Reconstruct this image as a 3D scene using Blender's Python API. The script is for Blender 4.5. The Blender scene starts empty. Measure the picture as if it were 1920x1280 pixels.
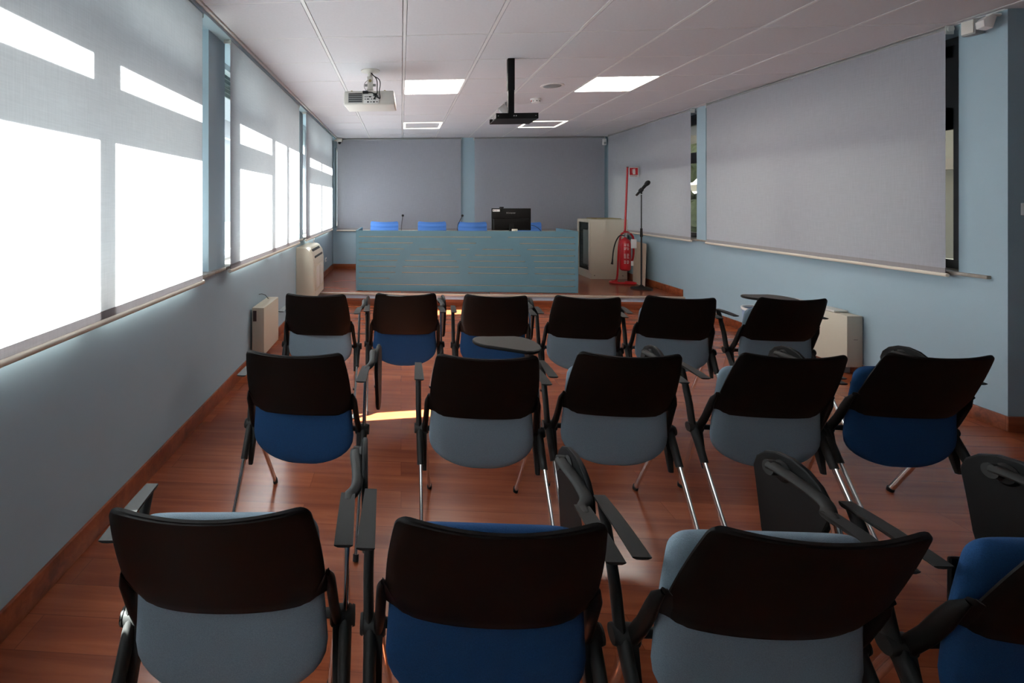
import bpy, bmesh, math, random
from mathutils import Vector, Matrix
random.seed(7)
S = bpy.context.scene
COL = S.collection
R = math.radians
# ------------------------------------------------------------------ camera
cd = bpy.data.cameras.new('camera'); cam = bpy.data.objects.new('camera', cd); COL.objects.link(cam)
cam.location = (0, 0, 1.39)
cam.rotation_euler = (R(90), 0, 0.0645)
cd.sensor_width = 36; cd.lens = 875 / 1920 * 36
cd.shift_x = (960 - 695.5) / 1920; cd.shift_y = (378.7 - 640) / 1920
cd.clip_start = 0.02; cd.clip_end = 200
S.camera = cam
# ------------------------------------------------------------------ light
w = bpy.data.worlds.new('sky'); S.world = w; w.use_nodes = True
bg = w.node_tree.nodes['Background']; bg.inputs[0].default_value = (0.80, 0.90, 1.0, 1); bg.inputs[1].default_value = 0.7
sl = bpy.data.lights.new('sun', 'SUN'); sun = bpy.data.objects.new('sun', sl); COL.objects.link(sun)
sl.energy = 66; sl.angle = R(0.5); sl.color = (1.0, 0.99, 0.98)
EL, AZ = R(44), R(12)
sun.rotation_euler = Vector((-math.cos(EL) * math.cos(AZ), -math.cos(EL) * math.sin(AZ), math.sin(EL))).to_track_quat('Z', 'Y').to_euler()
S.view_settings.view_transform = 'Standard'; S.view_settings.look = 'None'
S.view_settings.exposure = 0.66; S.view_settings.gamma = 1; S.view_settings.use_curve_mapping = False

# ------------------------------------------------------------------ materials
def srgb(r, g, b):
    f = lambda c: c / 12.92 if c <= 0.04045 else ((c + 0.055) / 1.055) ** 2.4
    return (f(r / 255), f(g / 255), f(b / 255), 1)
def mat(name, col, rough=0.6, metal=0.0, spec=0.5, noise=0.0, nscale=30, bump=0.0, bscale=200):
    m = bpy.data.materials.new(name); m.use_nodes = True; nt = m.node_tree
    p = nt.nodes['Principled BSDF']
    p.inputs['Base Color'].default_value = col; p.inputs['Roughness'].default_value = rough
    p.inputs['Metallic'].default_value = metal; p.inputs['Specular IOR Level'].default_value = spec
    tc = nt.nodes.new('ShaderNodeTexCoord')
    if noise:
        n = nt.nodes.new('ShaderNodeTexNoise'); n.inputs['Scale'].default_value = nscale; n.inputs['Detail'].default_value = 4
        nt.links.new(tc.outputs['Object'], n.inputs['Vector'])
        r = nt.nodes.new('ShaderNodeValToRGB')
        a = [c * (1 - noise) for c in col[:3]] + [1]; b = [min(1, c * (1 + noise)) for c in col[:3]] + [1]
        r.color_ramp.elements[0].position = 0.3; r.color_ramp.elements[0].color = a
        r.color_ramp.elements[1].position = 0.7; r.color_ramp.elements[1].color = b
        nt.links.new(n.outputs['Fac'], r.inputs[0]); nt.links.new(r.outputs[0], p.inputs['Base Color'])
    if bump:
        n2 = nt.nodes.new('ShaderNodeTexNoise'); n2.inputs['Scale'].default_value = bscale
        nt.links.new(tc.outputs['Object'], n2.inputs['Vector'])
        bp = nt.nodes.new('ShaderNodeBump'); bp.inputs['Strength'].default_value = bump; bp.inputs['Distance'].default_value = 0.002
        nt.links.new(n2.outputs['Fac'], bp.inputs['Height']); nt.links.new(bp.outputs[0], p.inputs['Normal'])
    return m
def emis(name, col, s):
    m = bpy.data.materials.new(name); m.use_nodes = True; nt = m.node_tree; nt.nodes.clear()
    o = nt.nodes.new('ShaderNodeOutputMaterial'); e = nt.nodes.new('ShaderNodeEmission')
    e.inputs[0].default_value = col; e.inputs[1].default_value = s; nt.links.new(e.outputs[0], o.inputs[0]); return m
def fabric_blind(name, col, tcol, tfac, see):
    m = bpy.data.materials.new(name); m.use_nodes = True; nt = m.node_tree; nt.nodes.clear()
    o = nt.nodes.new('ShaderNodeOutputMaterial')
    d = nt.nodes.new('ShaderNodeBsdfDiffuse'); t = nt.nodes.new('ShaderNodeBsdfTranslucent'); tr = nt.nodes.new('ShaderNodeBsdfTransparent')
    tc = nt.nodes.new('ShaderNodeTexCoord'); mp = nt.nodes.new('ShaderNodeMapping'); mp.inputs['Scale'].default_value = (160, 160, 9)
    mp2 = nt.nodes.new('ShaderNodeMapping'); mp2.inputs['Scale'].default_value = (9, 9, 160)
    n = nt.nodes.new('ShaderNodeTexNoise'); n2 = nt.nodes.new('ShaderNodeTexNoise'); n.inputs['Scale'].default_value = 1; n2.inputs['Scale'].default_value = 1
    nt.links.new(tc.outputs['Object'], mp.inputs[0]); nt.links.new(mp.outputs[0], n.inputs['Vector'])
    nt.links.new(tc.outputs['Object'], mp2.inputs[0]); nt.links.new(mp2.outputs[0], n2.inputs['Vector'])
    ad = nt.nodes.new('ShaderNodeMath'); ad.operation = 'ADD'; nt.links.new(n.outputs['Fac'], ad.inputs[0]); nt.links.new(n2.outputs['Fac'], ad.inputs[1])
    r = nt.nodes.new('ShaderNodeMapRange'); r.inputs[1].default_value = 0.7; r.inputs[2].default_value = 1.3; r.inputs[3].default_value = 0.95; r.inputs[4].default_value = 1.05
    nt.links.new(ad.outputs[0], r.inputs[0])
    for nd, c in ((d, col), (t, tcol)):
        mx = nt.nodes.new('ShaderNodeVectorMath'); mx.operation = 'SCALE'; mx.inputs[0].default_value = c[:3]
        nt.links.new(r.outputs[0], mx.inputs['Scale']); nt.links.new(mx.outputs[0], nd.inputs['Color'])
    m1 = nt.nodes.new('ShaderNodeMixShader'); m1.inputs[0].default_value = tfac
    nt.links.new(d.outputs[0], m1.inputs[1]); nt.links.new(t.outputs[0], m1.inputs[2])
    m2 = nt.nodes.new('ShaderNodeMixShader'); m2.inputs[0].default_value = see
    nt.links.new(m1.outputs[0], m2.inputs[1]); nt.links.new(tr.outputs[0], m2.inputs[2]); nt.links.new(m2.outputs[0], o.inputs[0])
    return m
def glass_mat(name, tint=(0.92, 0.96, 0.95, 1), refl=0.08):
    m = bpy.data.materials.new(name); m.use_nodes = True; nt = m.node_tree; nt.nodes.clear()
    o = nt.nodes.new('ShaderNodeOutputMaterial'); t = nt.nodes.new('ShaderNodeBsdfTransparent'); g = nt.nodes.new('ShaderNodeBsdfGlossy')
    t.inputs[0].default_value = tint; g.inputs['Roughness'].default_value = 0.02
    mx = nt.nodes.new('ShaderNodeMixShader'); mx.inputs[0].default_value = 0.04
    nt.links.new(t.outputs[0], mx.inputs[1]); nt.links.new(g.outputs[0], mx.inputs[2]); nt.links.new(mx.outputs[0], o.inputs[0]); return m
def wood_mat(name, base, dark, light, plank=0.19, length=1.2, rough=0.22, seam=0.0022):
    m = bpy.data.materials.new(name); m.use_nodes = True; nt = m.node_tree; p = nt.nodes['Principled BSDF']
    tc = nt.nodes.new('ShaderNodeTexCoord')
    br = nt.nodes.new('ShaderNodeTexBrick'); br.offset = 0.37; br.offset_frequency = 2
    br.inputs['Color1'].default_value = (0.0, 0, 0, 1); br.inputs['Color2'].default_value = (1, 1, 1, 1); br.inputs['Mortar'].default_value = (0.5, 0.5, 0.5, 1)
    br.inputs['Scale'].default_value = 1; br.inputs['Mortar Size'].default_value = seam; br.inputs['Mortar Smooth'].default_value = 0.3
    br.inputs['Brick Width'].default_value = length; br.inputs['Row Height'].default_value = plank; br.inputs['Bias'].default_value = 0
    nt.links.new(tc.outputs['Object'], br.inputs['Vector'])
    mp = nt.nodes.new('ShaderNodeMapping'); mp.inputs['Scale'].default_value = (1.6, 26, 26)
    sh = nt.nodes.new('ShaderNodeVectorMath'); sh.operation = 'MULTIPLY_ADD'; sh.inputs[1].default_value = (3.1, 1.7, 0)
    nt.links.new(br.outputs['Color'], sh.inputs[0]); nt.links.new(tc.outputs['Object'], sh.inputs[2]); nt.links.new(sh.outputs[0], mp.inputs[0])
    n = nt.nodes.new('ShaderNodeTexNoise'); n.inputs['Scale'].default_value = 1.0; n.inputs['Detail'].default_value = 7; n.inputs['Roughness'].default_value = 0.62; n.inputs['Distortion'].default_value = 0.6
    nt.links.new(mp.outputs[0], n.inputs['Vector'])
    mpb = nt.nodes.new('ShaderNodeMapping'); mpb.inputs['Scale'].default_value = (0.9, 6, 6); nt.links.new(sh.outputs[0], mpb.inputs[0])
    nb = nt.nodes.new('ShaderNodeTexNoise'); nb.inputs['Scale'].default_value = 1.0; nb.inputs['Detail'].default_value = 3; nt.links.new(mpb.outputs[0], nb.inputs['Vector'])
    av = nt.nodes.new('ShaderNodeMath'); av.operation = 'ADD'; nt.links.new(n.outputs['Fac'], av.inputs[0]); nt.links.new(nb.outputs['Fac'], av.inputs[1])
    hv = nt.nodes.new('ShaderNodeMath'); hv.operation = 'MULTIPLY'; hv.inputs[1].default_value = 0.5; nt.links.new(av.outputs[0], hv.inputs[0])
    cr = nt.nodes.new('ShaderNodeValToRGB'); e = cr.color_ramp.elements
    e[0].position = 0.36; e[0].color = dark; e[1].position = 0.66; e[1].color = light; x = e.new(0.5); x.color = base
    nt.links.new(hv.outputs[0], cr.inputs[0])
    tone = nt.nodes.new('ShaderNodeMapRange'); tone.inputs[3].default_value = 0.90; tone.inputs[4].default_value = 1.12
    nt.links.new(br.outputs['Color'], tone.inputs[0])
    mlt = nt.nodes.new('ShaderNodeVectorMath'); mlt.operation = 'SCALE'; nt.links.new(cr.outputs[0], mlt.inputs[0]); nt.links.new(tone.outputs[0], mlt.inputs['Scale'])
    mx = nt.nodes.new('ShaderNodeMixRGB'); mx.inputs[2].default_value = tuple(c * 0.7 for c in dark[:3]) + (1,)
    nt.links.new(br.outputs['Fac'], mx.inputs[0]); nt.links.new(mlt.outputs[0], mx.inputs[1]); nt.links.new(mx.outputs[0], p.inputs['Base Color'])
    rr = nt.nodes.new('ShaderNodeMapRange'); rr.inputs[3].default_value = rough; rr.inputs[4].default_value = rough + 0.04
    nt.links.new(n.outputs['Fac'], rr.inputs[0]); nt.links.new(rr.outputs[0], p.inputs['Roughness'])
    bu = nt.nodes.new('ShaderNodeBump'); bu.inputs['Strength'].default_value = 0.02; bu.inputs['Distance'].default_value = 0.001
    nt.links.new(n.outputs['Fac'], bu.inputs['Height']); nt.links.new(bu.outputs[0], p.inputs['Normal'])
    p.inputs['Specular IOR Level'].default_value = 0.5
    return m
M = {}
M['wall'] = mat('blue_wall_paint', srgb(156, 178, 190), 0.75, noise=0.02, nscale=3, bump=0.15, bscale=300)
M['tile'] = mat('white_ceiling_tile', srgb(218, 216, 220), 0.9, noise=0.02, nscale=60, bump=0.2, bscale=500)
M['tbar'] = mat('white_enamel_grid', srgb(232, 230, 230), 0.45)
M['void'] = mat('dark_ceiling_void', srgb(60, 60, 62), 0.9)
M['floor'] = wood_mat('red_laminate_floor', srgb(140, 72, 44), srgb(122, 58, 35), srgb(156, 86, 54), plank=0.125, seam=0.0011)
M['platform'] = wood_mat('red_laminate_platform', srgb(140, 76, 52), srgb(112, 56, 38), srgb(160, 96, 68), plank=0.12, seam=0.0011)
M['skirt'] = wood_mat('red_wood_skirting', srgb(140, 70, 40), srgb(100, 44, 24), srgb(168, 92, 56), plank=5, length=2.4, rough=0.35)
M['blindL'] = fabric_blind('sunlit_roller_fabric', srgb(170, 166, 172), srgb(240, 240, 242), 0.62, 0.006)
M['blindR'] = fabric_blind('grey_roller_fabric', srgb(190, 190, 197), srgb(232, 234, 240), 0.5, 0.008)
M['hem'] = fabric_blind('grey_hem_fabric', srgb(176, 172, 174), srgb(210, 206, 206), 0.3, 0.0)
M['bar'] = mat('cream_blind_bar', srgb(226, 216, 200), 0.4)
M['bracket'] = mat('pale_plastic_bracket', srgb(200, 205, 200), 0.4)
M['frame'] = mat('dark_window_frame', srgb(44, 48, 50), 0.4)
M['frameL'] = mat('glare_pale_window_frame', srgb(176, 188, 192), 0.4)  # left frames made paler, window glare put into their colour
M['shutter'] = mat('grey_shutter_slat', srgb(84, 94, 96), 0.5)
M['glass'] = glass_mat('window_glass')
M['marble'] = mat('grey_marble_sill', srgb(150, 142, 132), 0.4, noise=0.25, nscale=25)
M['black'] = mat('black_plastic', srgb(16, 14, 13), 0.5, spec=0.2, bump=0.12, bscale=900)
M['blackm'] = mat('matt_black_arm_plastic', srgb(40, 40, 39), 0.55, spec=0.22, bump=0.1, bscale=900)
M['chrome'] = mat('chrome_tube', srgb(225, 222, 218), 0.12, metal=1.0)
M['rubber'] = mat('black_rubber', srgb(22, 22, 22), 0.8)
M['tablet'] = mat('dark_tablet_laminate', srgb(66, 62, 58), 0.6, spec=0.3)
M['edge'] = mat('black_tablet_edge', srgb(20, 20, 20), 0.5, spec=0.2)
M['blue'] = mat('royal_blue_upholstery', srgb(28, 66, 108), 0.9, spec=0.25, noise=0.14, nscale=420, bump=0.5, bscale=700)
M['grey'] = mat('grey_blue_upholstery', srgb(120, 136, 148), 0.9, spec=0.25, noise=0.10, nscale=420, bump=0.5, bscale=700)
M['desk'] = mat('teal_lacquer_desk', srgb(92, 128, 142), 0.55, noise=0.02, nscale=8)
M['mdf'] = mat('bare_mdf_groove', srgb(214, 190, 160), 0.6)
M['meshblue'] = mat('bright_blue_chair_fabric', srgb(84, 136, 214), 0.8)
M['white'] = mat('white_enamel', srgb(214, 210, 202), 0.45)
M['cream'] = mat('cream_enamel', srgb(206, 198, 180), 0.45, noise=0.015, nscale=4)
M['whitep'] = mat('white_plastic', srgb(230, 228, 226), 0.4)
M['greyp'] = mat('grey_plastic', srgb(150, 150, 150), 0.45)
M['dark'] = mat('dark_recess', srgb(34, 34, 36), 0.7)
M['red'] = mat('red_enamel', srgb(178, 22, 32), 0.3)
M['ply'] = mat('pale_plywood', srgb(200, 182, 160), 0.7, noise=0.06, nscale=10)
M['brass'] = mat('yellowish_board', srgb(170, 158, 112), 0.6)
M['step'] = mat('beige_step_nosing', srgb(186, 172, 158), 0.4)
M['riser'] = mat('pale_blue_riser', srgb(176, 186, 200), 0.6)
M['lamp'] = emis('led_panel_light', (1.0, 0.94, 0.86, 1), 14.0)
M['ring'] = emis('led_strip_light', (1.0, 0.93, 0.80, 1), 2.6)
M['screenlogo'] = mat('grey_logo_print', srgb(190, 190, 190), 0.5)
M['paper'] = mat('white_paper', srgb(226, 222, 220), 0.8)
M['ink'] = mat('dark_print', srgb(60, 40, 40), 0.8)
M['bag'] = mat('pale_blue_bag', srgb(150, 175, 205), 0.5)
M['asphalt'] = mat('pale_paving', srgb(62, 60, 58), 0.9, noise=0.1, nscale=2)
def brick_mat():
    m = mat('orange_brick_facade', srgb(150, 92, 70), 0.9); nt = m.node_tree; b = nt.nodes.new('ShaderNodeTexBrick')
    b.inputs['Color1'].default_value = srgb(168, 104, 78); b.inputs['Color2'].default_value = srgb(140, 84, 66); b.inputs['Mortar'].default_value = srgb(180, 174, 160)
    b.inputs['Scale'].default_value = 1; b.inputs['Brick Width'].default_value = 0.5; b.inputs['Row Height'].default_value = 0.16; b.inputs['Mortar Size'].default_value = 0.02
    tc = nt.nodes.new('ShaderNodeTexCoord'); mp = nt.nodes.new('ShaderNodeMapping'); mp.inputs['Rotation'].default_value = (R(90), 0, R(90))
    nt.links.new(tc.outputs['Object'], mp.inputs[0]); nt.links.new(mp.outputs[0], b.inputs['Vector']); nt.links.new(b.outputs[0], nt.nodes['Principled BSDF'].inputs['Base Color']); return m
M['brick'] = brick_mat()
M['leaf'] = mat('yellow_green_leaves', srgb(112, 122, 92), 0.8, noise=0.3, nscale=8)

# ------------------------------------------------------------------ mesh builder
class MB:
    def __init__(s): s.bm = bmesh.new()
    def _xf(s, vs, mtx):
        if mtx is not None:
            for v in vs: v.co = mtx @ v.co
    def box(s, x0, x1, y0, y1, z0, z1, bev=0.0, mtx=None, seg=2):
        b = bmesh.new()
        v = [b.verts.new((x, y, z)) for x in (x0, x1) for y in (y0, y1) for z in (z0, z1)]
        for f in ((0, 1, 3, 2), (4, 6, 7, 5), (0, 4, 5, 1), (2, 3, 7, 6), (0, 2, 6, 4), (1, 5, 7, 3)): b.faces.new([v[i] for i in f])
        if bev > 0: bmesh.ops.bevel(b, geom=b.edges[:], offset=bev, segments=seg, profile=0.5, affect='EDGES')
        return s.merge(b, mtx)
    def merge(s, b, mtx=None):
        bmesh.ops.recalc_face_normals(b, faces=b.faces[:])
        mp = {}
        for v in b.verts: mp[v] = s.bm.verts.new(mtx @ v.co if mtx is not None else v.co)
        for f in b.faces:
            try: s.bm.faces.new([mp[v] for v in f.verts])
            except ValueError: pass
        b.free(); return s
    def hexa(s, pts, bev=0.0, seg=2):      # 8 pts: bottom 4 (ccw) then top 4
        b = bmesh.new(); v = [b.verts.new(p) for p in pts]
        for f in ((3, 2, 1, 0), (4, 5, 6, 7), (0, 1, 5, 4), (1, 2, 6, 5), (2, 3, 7, 6), (3, 0, 4, 7)): b.faces.new([v[i] for i in f])
        if bev > 0: bmesh.ops.bevel(b, geom=b.edges[:], offset=bev, segments=seg, profile=0.5, affect='EDGES')
        return s.merge(b)
    def tube(s, pts, r, seg=12, r2=None, cap=True, up=None, closed=False):
        # r may be a number or list; elliptical when r2 given (r across 'up' x dir, r2 other)
        P = [Vector(p) for p in pts]; n = len(P)
        rs = r if isinstance(r, (list, tuple)) else [r] * n
        r2s = (r2 if isinstance(r2, (list, tuple)) else [r2] * n) if r2 is not None else rs
        b = bmesh.new(); rings = []; U = None
        for i, p in enumerate(P):
            if closed: t = (P[(i + 1) % n] - P[i - 1]).normalized()
            else: t = (P[min(i + 1, n - 1)] - P[max(i - 1, 0)]).normalized()
            if U is None:
                U = Vector(up) if up is not None else (Vector((0, 0, 1)) if abs(t.z) < 0.9 else Vector((1, 0, 0)))
            U = (U - t * U.dot(t)).normalized(); V = t.cross(U)
            rings.append([b.verts.new(p + U * math.cos(a) * rs[i] + V * math.sin(a) * r2s[i]) for a in [2 * math.pi * k / seg for k in range(seg)]])
        m = n if closed else n - 1
        for i in range(m):
            A, B = rings[i], rings[(i + 1) % n]
            for k in range(seg): b.faces.new((A[k], A[(k + 1) % seg], B[(k + 1) % seg], B[k]))
        if cap and not closed: b.faces.new(rings[0][::-1]); b.faces.new(rings[-1])
        return s.merge(b)
    def cyl(s, a, c, r, seg=20, r_end=None):
        return s.tube([a, c], [r, r if r_end is None else r_end], seg)
    def lathe(s, prof, c=(0, 0, 0), seg=24, mtx=None):
        b = bmesh.new(); rings = []
        for (r, z) in prof:
            if r < 1e-6: rings.append([b.verts.new((c[0], c[1], c[2] + z))])
            else: rings.append([b.verts.new((c[0] + r * math.cos(2 * math.pi * k / seg), c[1] + r * math.sin(2 * math.pi * k / seg), c[2] + z)) for k in range(seg)])
        for A, B in zip(rings, rings[1:]):
            for k in range(seg):
                q = [A[k % len(A)], A[(k + 1) % seg % len(A)], B[(k + 1) % seg % len(B)], B[k % len(B)]]
                u = []
                for v in q:
                    if v not in u: u.append(v)
                if len(u) > 2: b.faces.new(u)
        return s.merge(b, mtx)
    def prism(s, outline, d0, d1, axis='z', bev=0.0, mtx=None, seg=2):
        b = bmesh.new()
        def P(u, v, d): return {'z': (u, v, d), 'x': (d, u, v), 'y': (u, d, v)}[axis]
        A = [b.verts.new(P(u, v, d0)) for u, v in outline]; B = [b.verts.new(P(u, v, d1)) for u, v in outline]
        n = len(A); fa = b.faces.new(A[::-1]); fb = b.faces.new(B)
        for i in range(n): b.faces.new((A[i], A[(i + 1) % n], B[(i + 1) % n], B[i]))
        if bev > 0:
            ed = list(set(list(fa.edges) + list(fb.edges)))
            bmesh.ops.bevel(b, geom=ed, offset=bev, segments=seg, profile=0.5, affect='EDGES')
        return s.merge(b, mtx)
    def sheet(s, fn, us, vs):              # fn(u, v, side) -> point; side -1 / +1 ; closed rim
        b = bmesh.new(); G = {}
        for sd in (-1, 1):
            for i, u in enumerate(us):
                for j, v in enumerate(vs): G[sd, i, j] = b.verts.new(fn(u, v, sd))
        nu, nv = len(us), len(vs)
        for i in range(nu - 1):
            for j in range(nv - 1):
                b.faces.new((G[1, i, j], G[1, i + 1, j], G[1, i + 1, j + 1], G[1, i, j + 1]))
                b.faces.new((G[-1, i, j], G[-1, i, j + 1], G[-1, i + 1, j + 1], G[-1, i + 1, j]))
        for i in range(nu - 1):
            for j in (0, nv - 1): b.faces.new((G[1, i, j], G[-1, i, j], G[-1, i + 1, j], G[1, i + 1, j]))
        for j in range(nv - 1):
            for i in (0, nu - 1): b.faces.new((G[1, i, j], G[1, i, j + 1], G[-1, i, j + 1], G[-1, i, j]))
        bmesh.ops.remove_doubles(b, verts=b.verts[:], dist=1e-5)
        return s.merge(b)
    def build(s, name, m, parent=None, angle=38):
        me = bpy.data.meshes.new(name); s.bm.to_mesh(me); s.bm.free()
        me.materials.append(m)
        for p in me.polygons: p.use_smooth = True
        me.set_sharp_from_angle(angle=R(angle))
        o = bpy.data.objects.new(name, me); COL.objects.link(o)
        if parent is not None: o.parent = parent
        return o
def text_obj(name, txt, size, m, parent, loc, rot, ext=0.0004, squash=1.0):
    c = bpy.data.curves.new(name, 'FONT'); c.body = txt; c.size = size; c.extrude = ext; c.align_x = 'CENTER'; c.align_y = 'CENTER'
    t = bpy.data.objects.new(name, c); COL.objects.link(t); bpy.context.view_layer.update()
    me = bpy.data.meshes.new_from_object(t.evaluated_get(bpy.context.evaluated_depsgraph_get()))
    bpy.data.objects.remove(t); me.materials.clear(); me.materials.append(m)
    o = bpy.data.objects.new(name, me); COL.objects.link(o); o.parent = parent; o.location = loc; o.rotation_euler = rot; o.scale = (squash, 1, 1)
    return o
def tag(o, label=None, cat=None, group=None, kind=None):
    if label: o['label'] = label
    if cat: o['category'] = cat
    if group: o['group'] = group
    if kind: o['kind'] = kind
    return o
def empty(name, loc=(0, 0, 0), rz=0, label=None, cat=None, group=None, kind=None):
    o = bpy.data.objects.new(name, None); COL.objects.link(o); o.location = loc; o.rotation_euler = (0, 0, rz); o.empty_display_size = 0.05
    return tag(o, label, cat, group, kind)
def copy_tree(o, parent=None):
    c = o.copy(); COL.objects.link(c); c.parent = parent
    for ch in list(o.children): copy_tree(ch, c)
    return c
def st(o): return tag(o, kind='structure')

# ================================================================== SETTING
ZC = 2.565; XL = -1.27; XR = 3.68; YB = 8.61; YN = 3.08; YS = -4.0; XE = 6.2
W0, W1 = 0.93, 2.53
b = MB(); b.box(-1.6, XE + .1, YS - .1, 6.33, -0.1, 0.0); st(b.build('floor', M['floor']))
b = MB(); b.box(XL, XR, 6.33, YB, 0.001, 0.155); pf = b.build('floor_platform', M['platform']); st(pf)
b = MB(); b.box(XL, XR, 6.318, 6.329, 0.0, 0.132); st(b.build('trim_1', M['riser']))
b = MB(); b.box(XL, XR, 6.30, 6.345, 0.134, 0.1575, 0.003); st(b.build('trim_2', M['step']))
# walls (pieces round the window openings in one mesh per wall)
def wall_y(name, xa, xb, y0, y1, openings, x_first=None):
    b = MB(); prev = y0
    for (a, c) in openings:
        if a > prev: b.box(xa, xb, prev, a, 0, ZC + .05)
        b.box(xa, xb, a, c, 0, W0 - 0.02); b.box(xa, xb, a, c, W1, ZC + .05); prev = c
    if prev < y1: b.box(xa, xb, prev, y1, 0, ZC + .05)
    return st(b.build(name, M['wall']))
OL = [(-0.9, 0.45), (0.70, 3.01), (3.295, 5.78), (5.98, 8.24)]
OR = [(3.33, 5.90), (6.07, 8.35)]
wall_y('wall_left', -1.60, XL, YS, YB + .3, OL)
wall_y('wall_right', XR, 3.98, YN, YB + .3, OR)
b = MB(); b.box(3.98, XE, YN, YN + .3, 0, ZC + .05); st(b.build('wall_right_return', M['wall']))
b = MB(); b.box(XE, XE + .1, YS, YN + .3, 0, ZC + .05); st(b.build('wall_side', M['wall']))
b = MB(); b.box(-1.6, XE, YS - .1, YS, 0, ZC + .05); st(b.build('wall_rear', M['wall']))
b = MB(); b.box(-1.262, -1.232, YB, YB + .3, 0, ZC + .05); b.box(-1.232, -1.03, YB, YB + .3, 0, .91); b.box(-1.232, -1.03, YB, YB + .3, 2.4, ZC + .05)
b.box(-1.03, XR - .001, YB, YB + .3, 0, ZC + .05); st(b.build('wall_back', M['wall']))
b = MB(); b.box(XL + .001, -1.185, YS, YB - .001, 2.53, ZC + .04); st(b.build('trim_3', M['wall']))
# skirting boards
b = MB(); b.box(XL, XL + .014, YS, 6.30, 0, 0.095, 0.003); st(b.build('baseboard_left', M['skirt']))
b = MB(); b.box(XL, XL + .014, 6.35, YB, 0.156, 0.245, 0.003); st(b.build('baseboard_left_platform', M['skirt']))
b = MB(); b.box(XR - .014, XR, YN, 6.30, 0, 0.09, 0.003); st(b.build('baseboard_right', M['skirt']))
b = MB(); b.box(XR - .014, XR, 6.35, YB, 0.156, 0.245, 0.003); st(b.build('baseboard_right_platform', M['skirt']))
b = MB(); b.box(XR - .014, XE, YN - .014, YN, 0, 0.09, 0.003); st(b.build('baseboard_return', M['skirt']))
b = MB(); b.box(XL + .015, XR - .015, YB - .014, YB, 0.156, 0.245, 0.003); st(b.build('baseboard_back', M['skirt']))
b = MB(); b.box(XL + .015, XR - .015, 6.302, 6.316, 0.0, 0.085, 0.003); st(b.build('baseboard_platform', M['skirt']))
# ceiling tiles and grid
GX = [-0.576 + .6 * i for i in range(-1, 12)]; GY = [2.71 + .6 * j for j in range(-11, 11)]
lit = {(1, 3), (4, 3), (1, 7), (4, 7)}
b = MB(); b.box(-1.6, XE, YS, YB + .3, ZC + .05, ZC + .07)
for i, gx in enumerate(GX):
    for j, gy in enumerate(GY):
        if (i - 1, j - 11) in lit: continue
        x0, x1 = max(gx + .014, -1.165), min(gx + .586, XE); y0, y1 = max(gy + .006, YS), min(gy + .594, YB)
        if x1 - x0 < .02 or y1 - y0 < .02: continue
        if gy + .3 > YN and x0 > XR - .02: continue
        if gy + .3 > YN: x1 = min(x1, XR - .004)
        dz = random.uniform(-.0012, .0012)
        b.box(x0, x1, y0, y1, ZC + dz, ZC + .02, 0.002, seg=1)
st(b.build('ceiling', M['tile']))
b = MB()
for gx in GX[1:]:
    y1 = YB if gx < XR else YN
    b.box(gx - .0105, gx + .0105, YS, y1, ZC - .0015, ZC + .03)
for gy in GY:
    x1 = XR if gy > YN else XE
    if gy < YS or gy > YB: continue
    b.box(-1.17, x1, gy - .004, gy + .004, ZC - .0005, ZC + .03)
b.box(-1.186, -1.166, YS, YB, ZC - .012, ZC + .03); b.box(XR - .018, XR, YN, YB, ZC - .004, ZC + .0)
st(b.build('trim_4', M['tbar']))

# ------------------------------------------------------------------ windows
def window(n, y0, y1, xg, fm, mull, transoms, head=W1, room=1, shutter=None, z0=W0, sill=None):
    """mull: (y0,y1,z0,z1) bars; transoms: (y0,y1,z0,z1)"""
    r = empty('window_%d' % n, (xg, (y0 + y1) / 2, z0), kind='structure'); yc = (y0 + y1) / 2
    f = MB(); t = .03; L = lambda a, c, z_0, z_1, tt=t: f.box(-tt, tt, a - yc, c - yc, z_0 - z0, z_1 - z0)
    L(y0, y1, z0, z0 + .06); L(y0, y1, head - .05, head); L(y0, y0 + .06, z0 + .06, head - .05); L(y1 - .06, y1, z0 + .06, head - .05)
    for (a, c, d, e) in mull: L(a, c, d, e, .027)
    for (a, c, d, e) in transoms: L(a, c, d, e, .024)
    f.build('window_frame', fm, r)
    g = MB(); g.box(-.004, .004, y0 - yc + .03, y1 - yc - .03, .03, head - z0 - .03); g.build('glass_pane', M['glass'], r)
    if shutter:
        s_ = MB(); z = shutter
        while z < head - .0: s_.box(-.075, -.06, y0 - yc, y1 - yc, z - z0, min(z + .036, head) - z0, .002, seg=1); z += .04
        s_.build('shutter', M['shutter'], r)
    return r
T0, T1 = 1.925, 2.10
window(1, 0.70, 3.01, -1.47, M['frameL'], [(1.74, 1.83, .93, 1.95), (1.70, 1.865, T1 - .02, W1), (2.80, 3.01, .93, W1)], [(.7, 3.01, T0, T1 + .015)], shutter=2.31)
window(2, 3.295, 5.78, -1.47, M['frameL'], [(4.235, 4.345, .93, W1), (4.79, 4.885, .93, W1), (5.62, 5.78, .93, W1)], [(4.0, 4.3, T0, T1 - .03), (3.3, 4.3, T0, T1 - .03)], shutter=2.31)
window(3, 5.98, 8.24, -1.47, M['frameL'], [(6.93, 7.01, .93, W1), (8.10, 8.24, .93, W1)], [(5.98, 8.24, T0, T1)], shutter=2.31)
window(4, -0.9, 0.45, -1.47, M['frameL'], [(-.3, -.2, .93, W1)], [(-.9, .45, T0, T1)], shutter=2.31)
window(5, 3.33, 5.90, 3.86, M['frame'], [(3.33, 3.50, .93, W1), (4.60, 4.72, .93, W1)], [(3.33, 5.9, 1.90, 2.05), (3.33, 5.9, 2.40, W1), (3.33, 3.62, 1.90, W1)])
window(6, 6.07, 8.35, 3.86, M['frame'], [(7.16, 7.28, .93, W1)], [(6.07, 8.35, 1.90, 2.04), (6.07, 8.35, 2.40, W1)])
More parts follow.
